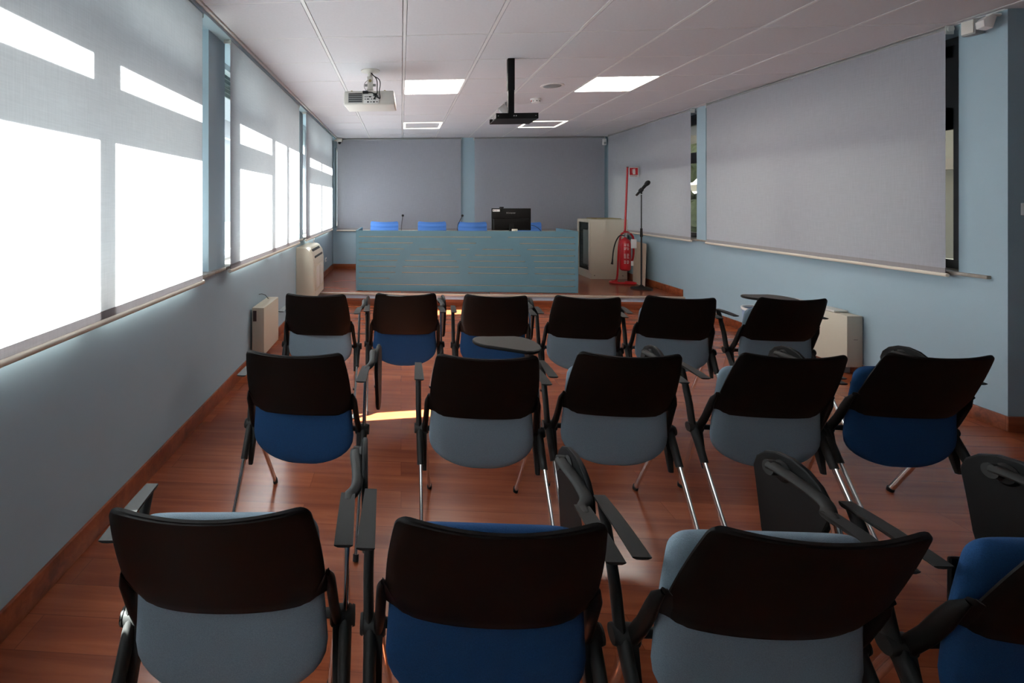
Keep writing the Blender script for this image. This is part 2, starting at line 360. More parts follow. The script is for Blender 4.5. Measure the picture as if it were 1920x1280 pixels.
# back wall corner window (only a sliver shows)
r = empty('window_7', (-1.13, YB + .15, .91), kind='structure')
b = MB(); b.box(-.1, -.085, -.02, .02, 0, 1.49); b.box(.085, .1, -.02, .02, 0, 1.49); b.box(-.085, .085, -.02, .02, 0, .03); b.box(-.085, .085, -.02, .02, 1.46, 1.49); b.build('window_frame', M['frameL'], r)
b = MB(); b.box(-.085, .085, -.003, .003, .03, 1.46); b.build('glass_pane', M['glass'], r)
# sills
def sill(n, x0, x1, y0, y1):
    b = MB(); b.box(x0, x1, y0, y1, W0 - .022, W0 - .001, .003); st(b.build('trim_%d' % n, M['marble']))
sill(5, -1.58, -1.238, .64, 3.04); sill(6, -1.58, -1.238, 3.25, 5.84); sill(7, -1.58, -1.238, 5.92, 8.28); sill(8, -1.58, -1.238, -.9, .5)
b = MB(); b.box(-1.268, -1.240, 3.045, 3.245, W0 - .022, W0 - .001, .002); b.box(-1.268, -1.238, 5.845, 5.915, W0 - .022, W0 - .001, .002); st(b.build('trim_11', M['marble']))
sill(9, 3.655, 3.96, 3.16, 6.0); sill(10, 3.655, 3.96, 6.005, 8.4)

# ------------------------------------------------------------------ roller blinds
def blind(p0, p1, z0, z1, n, fm, label, group=None, spring=True):
    """p0,p1 = (x,y) ends seen from the room, n = outward (towards window) unit"""
    p0 = Vector((p0[0], p0[1], 0)); p1 = Vector((p1[0], p1[1], 0)); c = (p0 + p1) / 2; L = (p1 - p0).length; d = (p1 - p0).normalized()
    r = empty('roller_blind', (c.x, c.y, z0), math.atan2(d.y, d.x), label, 'blind', group)
    s = 1 if Vector((-d.y, d.x, 0)).dot(Vector((n[0], n[1], 0))) > 0 else -1   # local +y*s is towards the window
    H = z1 - z0
    b = MB(); nz, nx = 8, 24
    b.sheet(lambda u, v, sd: Vector((u * L / 2, sd * .0006 + .0008 * math.sin(u * 7 + v * 3) * (1 - v), .012 + v * (H - .012))), [-1 + 2 * i / nx for i in range(nx + 1)], [i / nz for i in range(nz + 1)])
    b.build('blind_fabric', fm, r)
    b = MB(); b.box(-L / 2, L / 2, -.0025, .0025, .012, .045); b.build('hem', M['hem'], r)
    b = MB(); b.tube([(-L / 2 - .012, 0, 0), (L / 2 + .012, 0, 0)], .0125, 14); b.build('bottom_bar', M['bar'], r)
    b = MB(); b.tube([(-L / 2, 0.02 * s, H - .005), (L / 2, .02 * s, H - .005)], .022, 14); b.build('roller_tube', M['greyp'], r)
    for e in (-1, 1):
        b = MB(); b.box(e * (L / 2 + .004) - .003, e * (L / 2 + .004) + .003, .02 * s - .026, .02 * s + .026, H - .04, H + .018, .002); b.cyl((e * (L / 2 + .006), .02 * s, H - .005), (e * (L / 2 + .016), .02 * s, H - .005), .02)
        b.build('bracket', M['bracket'], r)
    return r
ZT = 2.545
blind((-1.20, -1.15), (-1.20, .935), .905, ZT, (-1, 0), M['blindL'], 'sunlit grey roller blind behind the first row, mostly cut off at the left edge')
blind((-1.20, .972), (-1.20, 2.752), .905, ZT, (-1, 0), M['blindL'], 'largest sunlit roller blind, nearest on the left window wall')
blind((-1.20, 3.217), (-1.20, 5.442), .905, ZT, (-1, 0), M['blindL'], 'middle sunlit roller blind on the left, with window bars showing through its far half')
blind((-1.20, 5.845), (-1.20, 8.095), .905, ZT, (-1, 0), M['blindL'], 'narrow looking sunlit roller blind on the left, farthest, above the air unit')
blind((-1.178, 8.56), (1.085, 8.56), .865, ZT, (0, 1), M['blindR'], 'plain grey roller blind on the back wall left of the blue pillar')
blind((1.33, 8.56), (3.615, 8.56), .865, ZT, (0, 1), M['blindR'], 'plain grey roller blind on the back wall behind the monitor')
blind((3.62, 6.09), (3.62, 8.42), .905, ZT, (1, 0), M['blindR'], 'grey roller blind on the right wall behind the microphone stand')
blind((3.62, 3.350), (3.62, 5.785), .905, ZT, (1, 0), M['blindR'], 'big grey roller blind on the right wall, nearest the camera')

# ------------------------------------------------------------------ outside
b = MB(); b.box(-60, 60, -60, 60, -1.3, -1.2); st(b.build('ground', M['asphalt']))
b = MB(); b.box(0, .4, -3, 22, 0, 6.5)
r = empty('brick_building', (13, 0, -1.2), label='orange brick building outside the right window, seen in the narrow gap', cat='building')
b.build('brick_facade', M['brick'], r)
for k in range(6):
    for zz in (1.6, 4.2):
        b = MB(); b.box(-.05, .02, -1 + 3.6 * k, .6 + 3.6 * k, zz, zz + 1.5); q = b.build('window', M['frame'], r)
b = MB(); b.box(-.3, .2, -3, 22, 3.35, 3.6); b.build('concrete_band', M['step'], r)
b = MB(); b.box(-1.6, XE + .1, YS - .1, YB + 9, ZC + .08, 10.0); st(b.build('unseen_sun_block', M['step']))  # unseen block added overhead to keep sun off the facade on the right
b = MB(); random.seed(11)
for k in range(90):
    c = Vector((random.uniform(-1.1, 1.1), random.uniform(-1.3, 1.3), random.uniform(.3, 4.2))); rr = random.uniform(.18, .42)
    q = bmesh.new(); bmesh.ops.create_icosphere(q, subdivisions=2, radius=rr)
    for v in q.verts: v.co = c + v.co * random.uniform(.75, 1.25)
    b.merge(q)
r = empty('evergreen_shrub', (8.6, 13.6, -1.2), label='pale green shrub outside the far right window, seen in the narrow gap', cat='shrub')
b.build('foliage', M['leaf'], r)
b = MB(); b.cyl((0, 0, 0), (0, 0, 1.2), .12); b.build('trunk', M['ply'], r)
# ------------------------------------------------------------------ ceiling fittings
def panel_full(i, j, label):
    x0, y0 = -0.576 + .6 * i, 2.71 + .6 * j
    r = empty('ceiling_light_panel', (x0 + .3, y0 + .3, ZC), label=label, cat='ceiling light', group='bright square ceiling panels')
    b = MB(); b.box(-.288, .288, -.288, .288, 0, .012); b.box(-.286, .286, -.286, .286, .012, .03); b.build('frame', M['tbar'], r)
    b = MB(); b.box(-.28, .28, -.28, .28, -.003, -.0005); b.build('diffuser', M['lamp'], r)
panel_full(1, 3, 'bright solid square ceiling light right of the white projector')
panel_full(4, 3, 'bright solid square ceiling light on the right, beyond the black pole')
def panel_ring(i, j, label):
    x0, y0 = -0.576 + .6 * i, 2.71 + .6 * j
    r = empty('ceiling_light_ring', (x0 + .3, y0 + .3, ZC), label=label, cat='ceiling light', group='square outline ceiling lights')
    b = MB(); b.box(-.286, .286, -.286, .286, .002, .02); b.build('centre_panel', M['tile'], r)
    b = MB()
    for (a, c, d, e) in ((-.285, .285, -.285, -.258), (-.285, .285, .258, .285), (-.285, -.258, -.258, .258), (.258, .285, -.258, .258)): b.box(a, c, d, e, -.004, .001)
    b.build('light_strip', M['ring'], r)
panel_ring(1, 7, 'glowing square outline ceiling light on the left near the back wall')
panel_ring(4, 7, 'glowing square outline ceiling light partly behind the black ceiling mount')
# ceiling speaker, smoke detector
r = empty('ceiling_speaker', (1.523, 4.82, ZC), label='flat round white speaker grille set in the ceiling right of the black pole', cat='speaker')
b = MB(); b.lathe([(0.0, -.006), (.09, -.006), (.112, -.005), (.115, 0)], seg=32); b.build('rim', M['whitep'], r)
b = MB(); b.lathe([(0.0, -.009), (.085, -.008), (.09, -.005)], seg=32); b.build('grille', M['greyp'], r)
r = empty('smoke_detector', (1.527, 5.42, ZC), label='small round white smoke detector on the ceiling with a red indicator', cat='smoke detector')
b = MB(); b.lathe([(.058, 0), (.058, -.012), (.05, -.016), (.05, -.034), (.042, -.046), (0, -.05)], seg=28); b.build('body', M['whitep'], r)
b = MB()
for a in range(8): b.box(.040, .0515, -.008, .008, -.036, -.028, mtx=Matrix.Rotation(a * math.pi / 4, 4, 'Z'))
b.build('vent', M['dark'], r)
b = MB(); b.box(-.053, -.046, -.02, -.014, -.036, -.02); b.build('indicator', M['red'], r)

# projector
r = empty('projector', (-.275, 4.17, 2.36), label='white ceiling projector with black cables at its rear, hung from a metal arm', cat='projector')
X = Matrix.Identity(4)
b = MB(); b.hexa([(-.228, -.12, -.125), (.222, -.12, -.125), (.235, .19, -.125), (-.215, .19, -.125), (-.222, -.115, 0), (.212, -.115, 0), (.222, .185, 0), (-.205, .185, 0)], .014, 3); b.build('body', M['white'], r)
b = MB(); b.box(-.185, -.06, -.1235, -.119, -.105, -.022, .002); g = b.build('exhaust_grille', M['greyp'], r)
for rr in range(5):
    b = MB(); z = -.098 + rr * .0165; b.box(-.18, -.065, -.1255, -.1225, z, z + .007); b.build('louvre', M['dark'], g)
b = MB(); b.box(-.05, .085, -.1235, -.1195, -.112, -.03, .001); pp = b.build('connector_panel', M['whitep'], r)
b = MB()
for (x, z, w_, h_) in [(-.036, -.055, .01, .008), (-.02, -.055, .01, .008), (.005, -.055, .024, .01), (-.036, -.075, .01, .008), (-.012, -.075, .022, .008), (.02, -.075, .008, .008), (.045, -.075, .022, .008), (-.012, -.1, .014, .012), (.014, -.1, .016, .006), (.04, -.1, .014, .012), (.066, -.1, .016, .006)]:
    b.box(x - w_ / 2, x + w_ / 2, -.1250, -.1228, z - h_ / 2, z + h_ / 2)
b.build('socket', M['dark'], pp)
b = MB(); b.box(-.058, -.01, -.142, -.12, -.028, -.006, .003); b.tube([(-.01, -.132, -.017), (.02, -.134, -.02), (.05, -.137, -.035), (.075, -.136, -.055)], .004); b.box(.035, .065, -.145, -.125, -.052, -.03, .003); b.build('plug', M['rubber'], r)
for k, pts in enumerate([[(.0, .0, .195), (.02, -.03, .16), (.055, -.09, .12), (.07, -.13, .07), (.068, -.14, .01), (.07, -.136, -.03), (.04, -.13, -.075)], [(.005, .0, .195), (.03, -.03, .15), (.08, -.09, .11), (.095, -.13, .07), (.095, -.14, .03), (.085, -.14, -.01), (.1, -.135, -.085), (.06, -.13, -.055)], [(-.01, 0, .13), (-.05, -.03, .09), (-.055, -.04, .05), (-.03, -.05, .01), (-.01, -.03, .001)]]):
    b = MB(); P = []
    for i in range(len(pts) - 1):
        for q in range(4): P.append(Vector(pts[i]).lerp(Vector(pts[i + 1]), q / 4))
    P.append(Vector(pts[-1]))
    for _ in range(3): P = [P[0]] + [(P[i - 1] + 2 * P[i] + P[i + 1]) / 4 for i in range(1, len(P) - 1)] + [P[-1]]
    b.tube(P, .0042 if k < 2 else .0018, 8); b.build('cable', M['rubber'], r)
for x in (-.165, .13):
    b = MB(); b.cyl((x, -.02, -.002), (x, -.02, .02), .004); b.cyl((x, -.02, .018), (x, -.02, .024), .008); b.build('screw', M['brass'], r)
b = MB(); b.box(.02, .12, -.116, -.112, -.1, -.02, .002); b.build('cover_plate', M['white'], r)
r2 = empty('projector_ceiling_mount', (-.275, 4.17, 2.36), label='white metal ceiling arm with round plate holding the projector', cat='projector mount')
b = MB(); b.lathe([(0, .205), (.085, .205), (.085, .199), (.03, .19), (.02, .185)], seg=28); b.build('ceiling_plate', M['white'], r2)
b = MB(); b.cyl((0, 0, .19), (0, 0, .14), .02); b.build('pipe', M['white'], r2)
b = MB(); b.box(-.024, .024, -.022, -.018, .03, .14, .002); b.box(-.024, .024, .018, .022, .03, .14, .002); b.box(-.03, .03, -.025, .025, .02, .034, .003); b.box(-.026, .026, -.026, .026, .135, .148, .002); b.build('bracket_arm', M['white'], r2)
b = MB(); b.lathe([(0, 0), (.012, 0), (.014, .003), (.012, .006), (0, .006)], mtx=Matrix.Translation((0, -.021, .11)) @ Matrix.Rotation(R(90), 4, 'X')); b.build('bolt', M['brass'], r2)
for e in (-1, 1):
    b = MB(); b.cyl((e * .024, 0, .075), (e * .05, 0, .075), .012, 10); b.build('knob', M['greyp'], r2)
b = MB(); b.box(-.1, .1, -.03, -.01, .003, .01); b.box(-.1, .1, .04, .06, .003, .01); b.box(-.02, .02, -.03, .06, .008, .022); b.build('spider_bracket', M['white'], r2)

# black pole mount with tray
r = empty('projector_mount', (.9, 3.90, ZC), label='black square ceiling pole carrying an empty black tray in mid room', cat='projector mount')
b = MB(); b.box(-.029, .027, -.022, .022, -.26, 0, .002); b.build('upper_pole', M['black'], r)
b = MB(); b.box(-.024, .024, -.018, .018, -.475, -.2, .002); b.build('lower_pole', M['black'], r)
b = MB(); b.box(-.145, .185, -.13, .15, -.512, -.506); b.box(-.145, .185, -.13, -.124, -.506, -.468); b.box(.179, .185, -.124, .15, -.506, -.468); b.box(-.145, .185, .144, .15, -.506, -.468)
b.build('tray', M['black'], r)
b = MB(); b.box(-.145, -.141, -.124, .144, -.472, -.468); b.box(-.145, -.141, -.01, .0, -.506, -.47); b.build('side_rail', M['greyp'], r)
b = MB()
for x in (-.005, .012):
    for z in (-.49,): b.cyl((x, -.1325, z), (x, -.129, z), .0045, 10)
for x in (-.128, .165): b.cyl((x, -.1325, -.49), (x, -.129, -.49), .003, 8)
b.build('screw_hole', M['whitep'], r)
r = empty('wall_speaker', (1.20, 5.55, 2.465), label='small grey tilted box device on a ceiling bracket behind the black tray', cat='speaker')
b = MB(); b.box(-.045, .045, -.03, .03, -.06, .06, .01, mtx=Matrix.Rotation(R(-40), 4, 'Y')); b.build('body', M['greyp'], r)
b = MB(); b.cyl((0.03, .02, .02), (0.03, .03, .10), .012); b.build('bracket', M['greyp'], r)

# security camera, motion sensor in the back corners
r = empty('security_camera', (-1.125, 8.50, 2.50), label='small white security camera with dark dome in the back left ceiling corner', cat='security camera')
b = MB(); b.box(-.05, .05, -.05, .05, -.01, .052, .008); b.build('housing', M['white'], r)
b = MB(); b.lathe([(.026, 0), (.026, -.02), (.018, -.036), (0, -.042)], c=(.0, -.01, -.01)); b.build('lens_dome', M['dark'], r)
b = MB(); b.box(-.1, -.05, .0, .04, .01, .04, .004); b.build('mounting_arm', M['white'], r)
r = empty('motion_sensor', (3.60, 8.53, 2.455), label='slim white motion sensor high in the back right corner', cat='motion sensor')
b = MB(); b.box(-.03, .03, -.025, .025, -.055, .06, .012, seg=3); b.build('body', M['whitep'], r)
b = MB(); b.box(-.02, .02, -.028, -.022, -.04, 0, .004); b.build('lens', M['greyp'], r)
# devices high on the right wall
r = empty('wall_speaker', (3.615, 3.20, 2.495), R(8), 'grey wedge shaped wall speaker high on the right wall next to the window frame', 'speaker')
b = MB(); b.hexa([(-.05, -.055, -.075), (.05, -.05, -.07), (.05, .05, -.07), (-.04, .05, -.075), (-.05, -.055, .07), (.05, -.05, .07), (.05, .05, .07), (-.04, .05, .07)], .008); b.build('body', M['greyp'], r)
b = MB(); b.box(-.058, -.05, -.045, .04, -.06, .06, .003); b.build('front_grille', M['white'], r); r.scale = (.68, .68, .68)
r = empty('alarm_detector', (3.60, 3.112, 2.497), R(0), 'white angular alarm detector on a short arm high on the right wall near the corner', 'alarm detector')
RX = Matrix.Rotation(R(14), 4, 'Y') @ Matrix.Rotation(R(-10), 4, 'Z')
b = MB(); b.prism([(-.03, -.05), (.025, -.05), (.03, .04), (.0, .055), (-.03, .03), (-.045, 0)], -.03, .035, 'y', .005, mtx=RX); b.build('housing', M['whitep'], r)
b = MB(); b.tube([(.01, .01, .05), (.04, -.0, .055), (.093, -.0, .055)], .012); b.build('bracket', M['whitep'], r); r.scale = (.8, .8, .8)

# ------------------------------------------------------------------ wall fittings
def plate(x, y, z, label, nrm, name='power_socket', cat='socket', w=.075, h=.11, mark=True):
    r = empty(name, (x, y, z), label=label, cat=cat)
    m = {'+x': Matrix.Identity(4), '-x': Matrix.Rotation(R(180), 4, 'Z'), '-y': Matrix.Rotation(R(-90), 4, 'Z')}[nrm]
    b = MB(); b.box(0, .009, -w / 2, w / 2, -h / 2, h / 2, .003, mtx=m); b.build('cover_plate', M['whitep'], r)
    b = MB(); b.box(.009, .011, -w * .28, w * .28, -h * .2, h * .2, mtx=m); b.build('insert', M['greyp'], r)
plate(XL, 7.80, .42, 'white double socket plate low on the left wall above the platform', '+x', w=.12, h=.07)
plate(XL, 6.72, .822, 'small white box just under the farthest left blind above the air unit', '+x', 'blind_control', 'control box', .05, .09)
plate(3.80, YN, 1.347, 'white light switch plate at the right edge of the picture', '-y', 'light_switch', 'switch', .1, .075)
plate(XL, 3.66, .05, 'pale blue flat floor plate against the left skirting beside the low heater', '+x', 'floor_box', 'floor box', .16, .02)

# low heater on the left wall
r = empty('wall_heater', (XL, 4.03, 0), label='low cream wall heater box on the left, nearest, with square hand holes', cat='heater')
b = MB(); b.box(.015, .12, -.17, .29, .10, .50, .005)
b.build('casing', M['cream'], r)
for (a, c, d, e) in ((.025, .055, .385, .475), (.062, .1, .10, .125)):
    b = MB(); b.box(a, c, -.1725, -.168, d, e, .002); b.build('hand_hole', M['ink'], r)
b = MB(); b.box(.0, .015, -.1, .25, .14, .46); b.build('mounting_bracket', M['greyp'], r)
b = MB(); b.tube([(.05, .2, .50), (.03, .17, .54), (.012, .12, .56), (.01, .05, .57)], .003); b.build('cable', M['dark'], r)
# fan coil on the platform
r = empty('air_conditioner', (XL, 5.58, .155), label='cream floor standing air conditioner with curved top grille by the left wall', cat='air conditioner')
b = MB(); b.prism([(0.0, .02), (.19, .02), (.215, .05), (.215, .50), (.20, .60), (.155, .665), (.12, .68), (0, .68)], 0, .74, 'y', .008); b.build('casing', M['cream'], r)
b = MB(); b.box(.2135, .222, .10, .66, .14, .46, .006); g = b.build('front_grille', M['cream'], r)
for k in range(2):
    b = MB(); b.box(.2225, .2245, .14 + .27 * k, .36 + .27 * k, .17, .43, .004); b.build('grille_panel', M['white'], g)
b = MB(); b.hexa([(.205, .12, .555), (.209, .12, .54), (.209, .66, .54), (.205, .66, .555), (.205, .12, .568), (.2125, .12, .553), (.2125, .66, .553), (.205, .66, .568)]); b.build('air_slot', M['dark'], r)
for k in range(3):
    b = MB(); b.box(.2140, .2185, .1, .66, .07 + .02 * k, .078 + .02 * k); b.build('lower_louvre', M['white'], r)
b = MB(); b.hexa([(.166, .12, .645), (.182, .12, .622), (.182, .62, .622), (.166, .62, .645), (.170, .12, .652), (.187, .12, .627), (.187, .62, .627), (.170, .62, .652)]); b.build('top_slot', M['dark'], r)
# right heater
r = empty('wall_heater', (XR, 3.965, 0), label='large low cream heater casing on the right wall behind the last chairs', cat='heater')
b = MB(); b.box(-.125, -.005, 0, .62, .07, .480, .006); b.build('casing', M['cream'], r)
b = MB(); b.box(-.118, -.008, .12, .62, .481, .497, .003); b.build('lid', M['white'], r)
b = MB(); b.box(-.075, -.045, -.0015, .001, .29, .2925); b.build('small_mark', M['ink'], r)
b = MB(); b.box(-.1, -.03, .08, .12, 0, .075); b.box(-.1, -.03, .5, .54, 0, .075); b.build('foot', M['greyp'], r)
# bin
r = empty('waste_bin', (3.50, 4.83, 0), label='white rimmed waste bin with pale blue bag behind the rightmost far row chair', cat='bin')
b = MB(); b.lathe([(0, 0), (.095, 0), (.122, .33), (.117, .33), (.09, .01), (0, .01)], seg=28); b.build('bag_body', M['bag'], r)
b = MB(); b.lathe([(.118, .325), (.128, .325), (.13, .35), (.116, .35)], seg=28); b.build('rim', M['whitep'], r)

# ------------------------------------------------------------------ desk
DX0, DX1, DY, DZ0, DZ1 = -.628, 2.388, 6.47, .155, .995
r = empty('conference_desk', (DX0, DY, DZ0), label='long teal conference desk with horizontal slots cut in its front panel', cat='desk')
Lx = DX1 - DX0; H = DZ1 - DZ0
rows_y = [(307, 313), (349, 354), (390, 397), (431, 438), (471, 480), (512, 522), (553, 564), (594, 606), (636, 650)]
segs = [[(270, 1195), (1308, 1758)], [(272, 652), (905, 1090), (1388, 1760)], [(272, 590), (697, 855), (957, 1047), (1133, 1343), (1438, 1760)],
        [(272, 561), (635, 916), (984, 1021), (1083, 1394), (1466, 1760)], [(272, 543), (598, 955), (1046, 1425), (1484, 1760)], [(272, 532), (580, 973), (1038, 1443), (1491, 1760)],
        [(272, 528), (576, 975), (1036, 1445), (1491, 1760)], [(270, 487), (1537, 1760)], [(270, 1760)]]
def px2x(p): return (p - 250) / (1783 - 250) * Lx
b = MB(); hs = .0048; zprev = H
for (ya, yb_), sg in zip(rows_y, segs):
    z = H - (ya - 265) / (683 - 265) * H
    b.box(0, Lx, 0, .018, z + hs, zprev)
    x = 0
    for (a, c) in sg:
        b.box(x, px2x(a), 0, .018, z - hs, z + hs); x = px2x(c)
    b.box(x, Lx, 0, .018, z - hs, z + hs); zprev = z - hs
b.box(0, Lx, 0, .018, 0.008, zprev); b.build('front_panel', M['desk'], r)
b = MB(); b.box(.02, Lx - .02, .008, .03, .02, H - .005); b.build('slot_backing', M['mdf'], r)
for x in (0, Lx - .028):
    b = MB(); b.box(x, x + .028, .031, .83, .0, H, .001); b.build('side_panel', M['desk'], r)
b = MB(); b.box(.03, Lx - .03, .031, .72, .70, .73, .002); b.build('desktop', M['white'], r)
DT = DZ0 + .73
# desk microphones
def gmic(x, tipx, label):
    r = empty('desk_microphone', (x, 6.72, DT), label=label, cat='microphone', group='gooseneck microphones on the desk')
    b = MB(); b.lathe([(0, 0), (.055, 0), (.05, .02), (.02, .028), (0, .03)], seg=24); b.build('base', M['dark'], r)
    dx = tipx - x
    b = MB(); b.tube([(0, 0, .025), (0, 0, .12), (dx * .12, 0, .18), (dx * .5, 0, .24), (dx * .9, 0, .295)], .0045, 8); b.build('gooseneck', M['rubber'], r)
    b = MB(); b.lathe([(0, -.016), (.013, -.012), (.017, 0), (.014, .014), (0, .02)], c=(dx, 0, .31), seg=16); b.build('foam_windscreen', M['rubber'], r)
gmic(.005, .025, 'upright gooseneck microphone between the two left blue chairs')
gmic(.80, .872, 'gooseneck microphone leaning right beside the third blue chair')
# monitor
r = empty('computer_monitor', (1.575, 6.80, DT), label='black computer monitor seen from behind on the teal desk', cat='monitor')
b = MB(); b.box(-.277, .277, -.0, .022, .10, .415, .006); b.build('screen_back', M['black'], r)
b = MB(); b.hexa([(-.255, -.03, .12), (.245, -.03, .12), (.245, .001, .10), (-.255, .001, .10), (-.25, -.03, .262), (.24, -.03, .262), (.255, .001, .275), (-.265, .001, .275)], .006); b.build('rear_housing', M['black'], r)
b = MB(); b.box(-.035, .035, -.045, -.02, .0, .2, .005); b.build('stand_neck', M['black'], r)
b = MB(); b.box(-.13, .13, -.10, .10, 0, .012, .004); b.build('stand_base', M['black'], r)
b = MB(); b.box(-.262, -.162, -.0016, .0, .368, .40); lb = b.build('asset_label', M['paper'], r)
b = MB(); b.box(-.253, -.241, -.0022, -.0016, .378, .391); b.box(-.23, -.20, -.0022, -.0016, .383, .387); b.build('label_print', M['ink'], lb)
text_obj('brand_lettering', 'SiComputer', .027, M['screenlogo'], r, (-.005, -.001, .350), (R(90), 0, 0))
r = empty('webcam', (1.44, 6.80, DT + .415), label='small black webcam clipped on top of the monitor', cat='webcam')
b = MB(); b.box(-.03, .03, -.005, .03, .002, .022, .006); b.build('body', M['rubber'], r)
b = MB(); b.box(-.012, .012, -.012, -.005, -.02, .01, .002); b.build('clip', M['rubber'], r)
r = empty('paper_cup', (1.575, 6.60, DT), label='small cream beaker standing on the desk in front of the monitor', cat='cup')
b = MB(); b.lathe([(0, 0), (.034, 0), (.040, .13), (.037, .13), (.032, .006), (0, .006)], seg=24); b.build('cup_body', M['cream'], r)
b = MB(); P = [Vector(p) for p in [(1.86, 6.82, 1.06), (1.93, 6.8, 1.04), (1.98, 6.78, .99), (2.0, 6.76, .93), (2.0, 6.74, .895)]]
for _ in range(3):
    Q = [P[0]]
    for i in range(len(P) - 1): Q += [P[i] * .75 + P[i + 1] * .25, P[i] * .25 + P[i + 1] * .75]
    P = Q + [P[-1]]
b.tube(P, .004, 8); tag(b.build('monitor_cable', M['rubber']), 'black cable drooping from the right side of the monitor', 'cable')
# blue chairs behind the desk
def blue_chair():
    r = empty('office_chair', (0, 0, .155))
    def back(u, v, sd):
        z = .50 + v * .41; y = .22 + .05 * v - .03 * (1 - u * u) + sd * (.014 + .004 * math.cos(v * 24 * math.pi / 2))
        return Vector((u * (.235 - .02 * max(0, v - .95) / .05), -(-y) , z - .012 * (1 - u * u) * v))
    b = MB(); b.sheet(back, [-1 + i / 8 for i in range(17)], [i / 40 for i in range(41)]); b.build('backrest', M['meshblue'], r)
    b = MB(); b.box(-.24, .24, -.25, .2, .42, .48, .02, seg=3); b.build('seat', M['meshblue'], r)
    for s in (-1, 1):
        b = MB(); b.tube([(s * .21, .25, .72), (s * .22, .225, .48), (s * .25, .19, .44)], .012, 10); b.build('back_frame', M['chrome'], r)
        b = MB(); b.tube([(s * .25, .19, .45), (s * .25, -.2, .45), (s * .25, -.24, .42), (s * .25, -.2, .02), (s * .25, -.16, .014), (s * .25, .18, .014)], .012, 10); b.build('leg', M['chrome'], r)
    return r
bc = blue_chair()
for k, (x, y, rz, lab) in enumerate([(-.295, 7.62, -3, 'blue padded chair back behind the desk, leftmost of four'), (.517, 7.62, 0, 'blue padded chair back between the two desk microphones'),
                          (1.185, 7.55, 2, 'blue padded chair back directly left of the monitor'), (2.02, 7.50, -4, 'blue padded chair back half hidden by the monitor at its right')]):
    o = bc if k == 0 else copy_tree(bc)
    o.location = (x, y, .155); o.rotation_euler = (0, 0, R(rz)); tag(o, lab, 'chair', 'blue padded chairs behind the desk')

# ------------------------------------------------------------------ equipment cabinet
r = empty('equipment_cabinet', (3.04, 7.71, .155), label='beige metal equipment cabinet with a glass door facing the desk', cat='cabinet')
CW, CDp, CH = .57, .52, .955
b = MB(); b.box(0, CW, 0, .02, 0, CH, .002); b.box(0, CW, CDp - .02, CDp, 0, CH, .002); b.box(CW - .02, CW, .02, CDp - .02, 0, CH); b.box(0, CW - .02, .02, CDp - .02, CH - .02, CH); b.box(0, CW - .02, .02, CDp - .02, 0, .10)
b.build('carcass', M['cream'], r)
d = MB(); d.box(-.018, -.001, 0, .05, .1, CH - .003, .001); d.box(-.018, -.001, CDp - .05, CDp, .1, CH - .003, .001); d.box(-.018, -.001, .05, CDp - .05, CH - .05, CH - .003, .001); d.box(-.018, -.001, .05, CDp - .05, .10, .13, .001)
dd = d.build('door', M['cream'], r)
b = MB(); b.box(-.012, -.008, .05, CDp - .05, .13, CH - .05); b.build('door_glass', M['glass'], dd)
for k in range(9):
    z = .16 + k * .075; b = MB(); b.box(.014, .5, .06, CDp - .06, z, z + .05, .003); u = b.build('rack_unit', M['dark'], r)
    if k % 2 == 0: b = MB(); b.box(.0125, .0145, .10, .16, z + .02, z + .03); b.build('display', M['greyp'], u)
b = MB(); b.box(.026, .032, .021, CDp - .021, .10, CH - .021); b.box(.001, .026, CDp - .03, CDp - .021, .10, CH - .021); b.build('inner_panel', M['dark'], r)
b = MB()
for k in range(14): b.tube([(.010, .1 + .018 * k, .2 + .01 * (k % 3)), (.006, .11 + .016 * k, .45), (.010, .1 + .018 * k, .78)], .003, 6)
b.build('patch_cable', M['greyp'], r)
b = MB()
for x in (.06, .50): b.cyl((x, -.002, .055), (x, .001, .055), .007, 12)
b.build('screw', M['dark'], r)
b = MB(); b.box(3.2, 3.605, 7.9, 8.3, 1.1115, 1.121, .001); tag(b.build('flat_board', M['brass']), 'thin yellowish board lying on top of the beige cabinet', 'board')
# plywood board leaning
b = MB()
q = [Vector(v) for v in ((3.585, 7.47, .156), (3.50, 6.95, .156), (3.575, 7.05, .78), (3.655, 7.60, .78))]
n = (q[1] - q[0]).cross(q[3] - q[0]).normalized() * .006
b.hexa([q[0], q[1], q[1] + n, q[0] + n, q[3], q[2], q[2] + n, q[3] + n]); tag(b.build('plywood_board', M['ply']), 'pale plywood board leaning on the right wall behind the microphone stand', 'board')

# ------------------------------------------------------------------ fire extinguisher on stand
ex, ey = 3.36, 7.28
r = empty('extinguisher_stand', (ex, ey, .155), label='red tubular floor stand with tall pole and extinguisher sign', cat='stand')
def smooth_path(pts, it=3, closed=False):
    P = [Vector(p) for p in pts]
    for _ in range(it):
        Q = [] if closed else [P[0]]
        m = len(P) if closed else len(P) - 1
        for i in range(m):
            a, c = P[i], P[(i + 1) % len(P)]; Q += [a * .75 + c * .25, a * .25 + c * .75]
        P = Q if closed else Q + [P[-1]]
    return P
b = MB(); b.tube(smooth_path([(-.05, .10, .0175), (-.16, .12, .0175), (-.20, -.02, .0175), (.0, -.05, .0175), (.15, -.06, .0175), (.17, .02, .0175), (.04, .06, .0175)]), .0165, 12)
b.build('base_tube', M['red'], r)
b = MB(); b.tube(smooth_path([(-.12, .09, .0175), (-.075, .10, .03), (-.06, .08, .08), (-.06, .05, .45), (-.055, .04, .60), (-.02, .05, .76), (.04, .05, .77)]), .014, 12); b.build('upright_tube', M['red'], r)
b = MB(); b.tube(smooth_path([(-.0, .02, .79), (.08, .0, .77), (.135, -.0, .72), (.14, 0, .6), (.14, 0, .42), (.12, .02, .33), (.06, .06, .33)]), .015, 12); b.build('side_loop', M['red'], r)
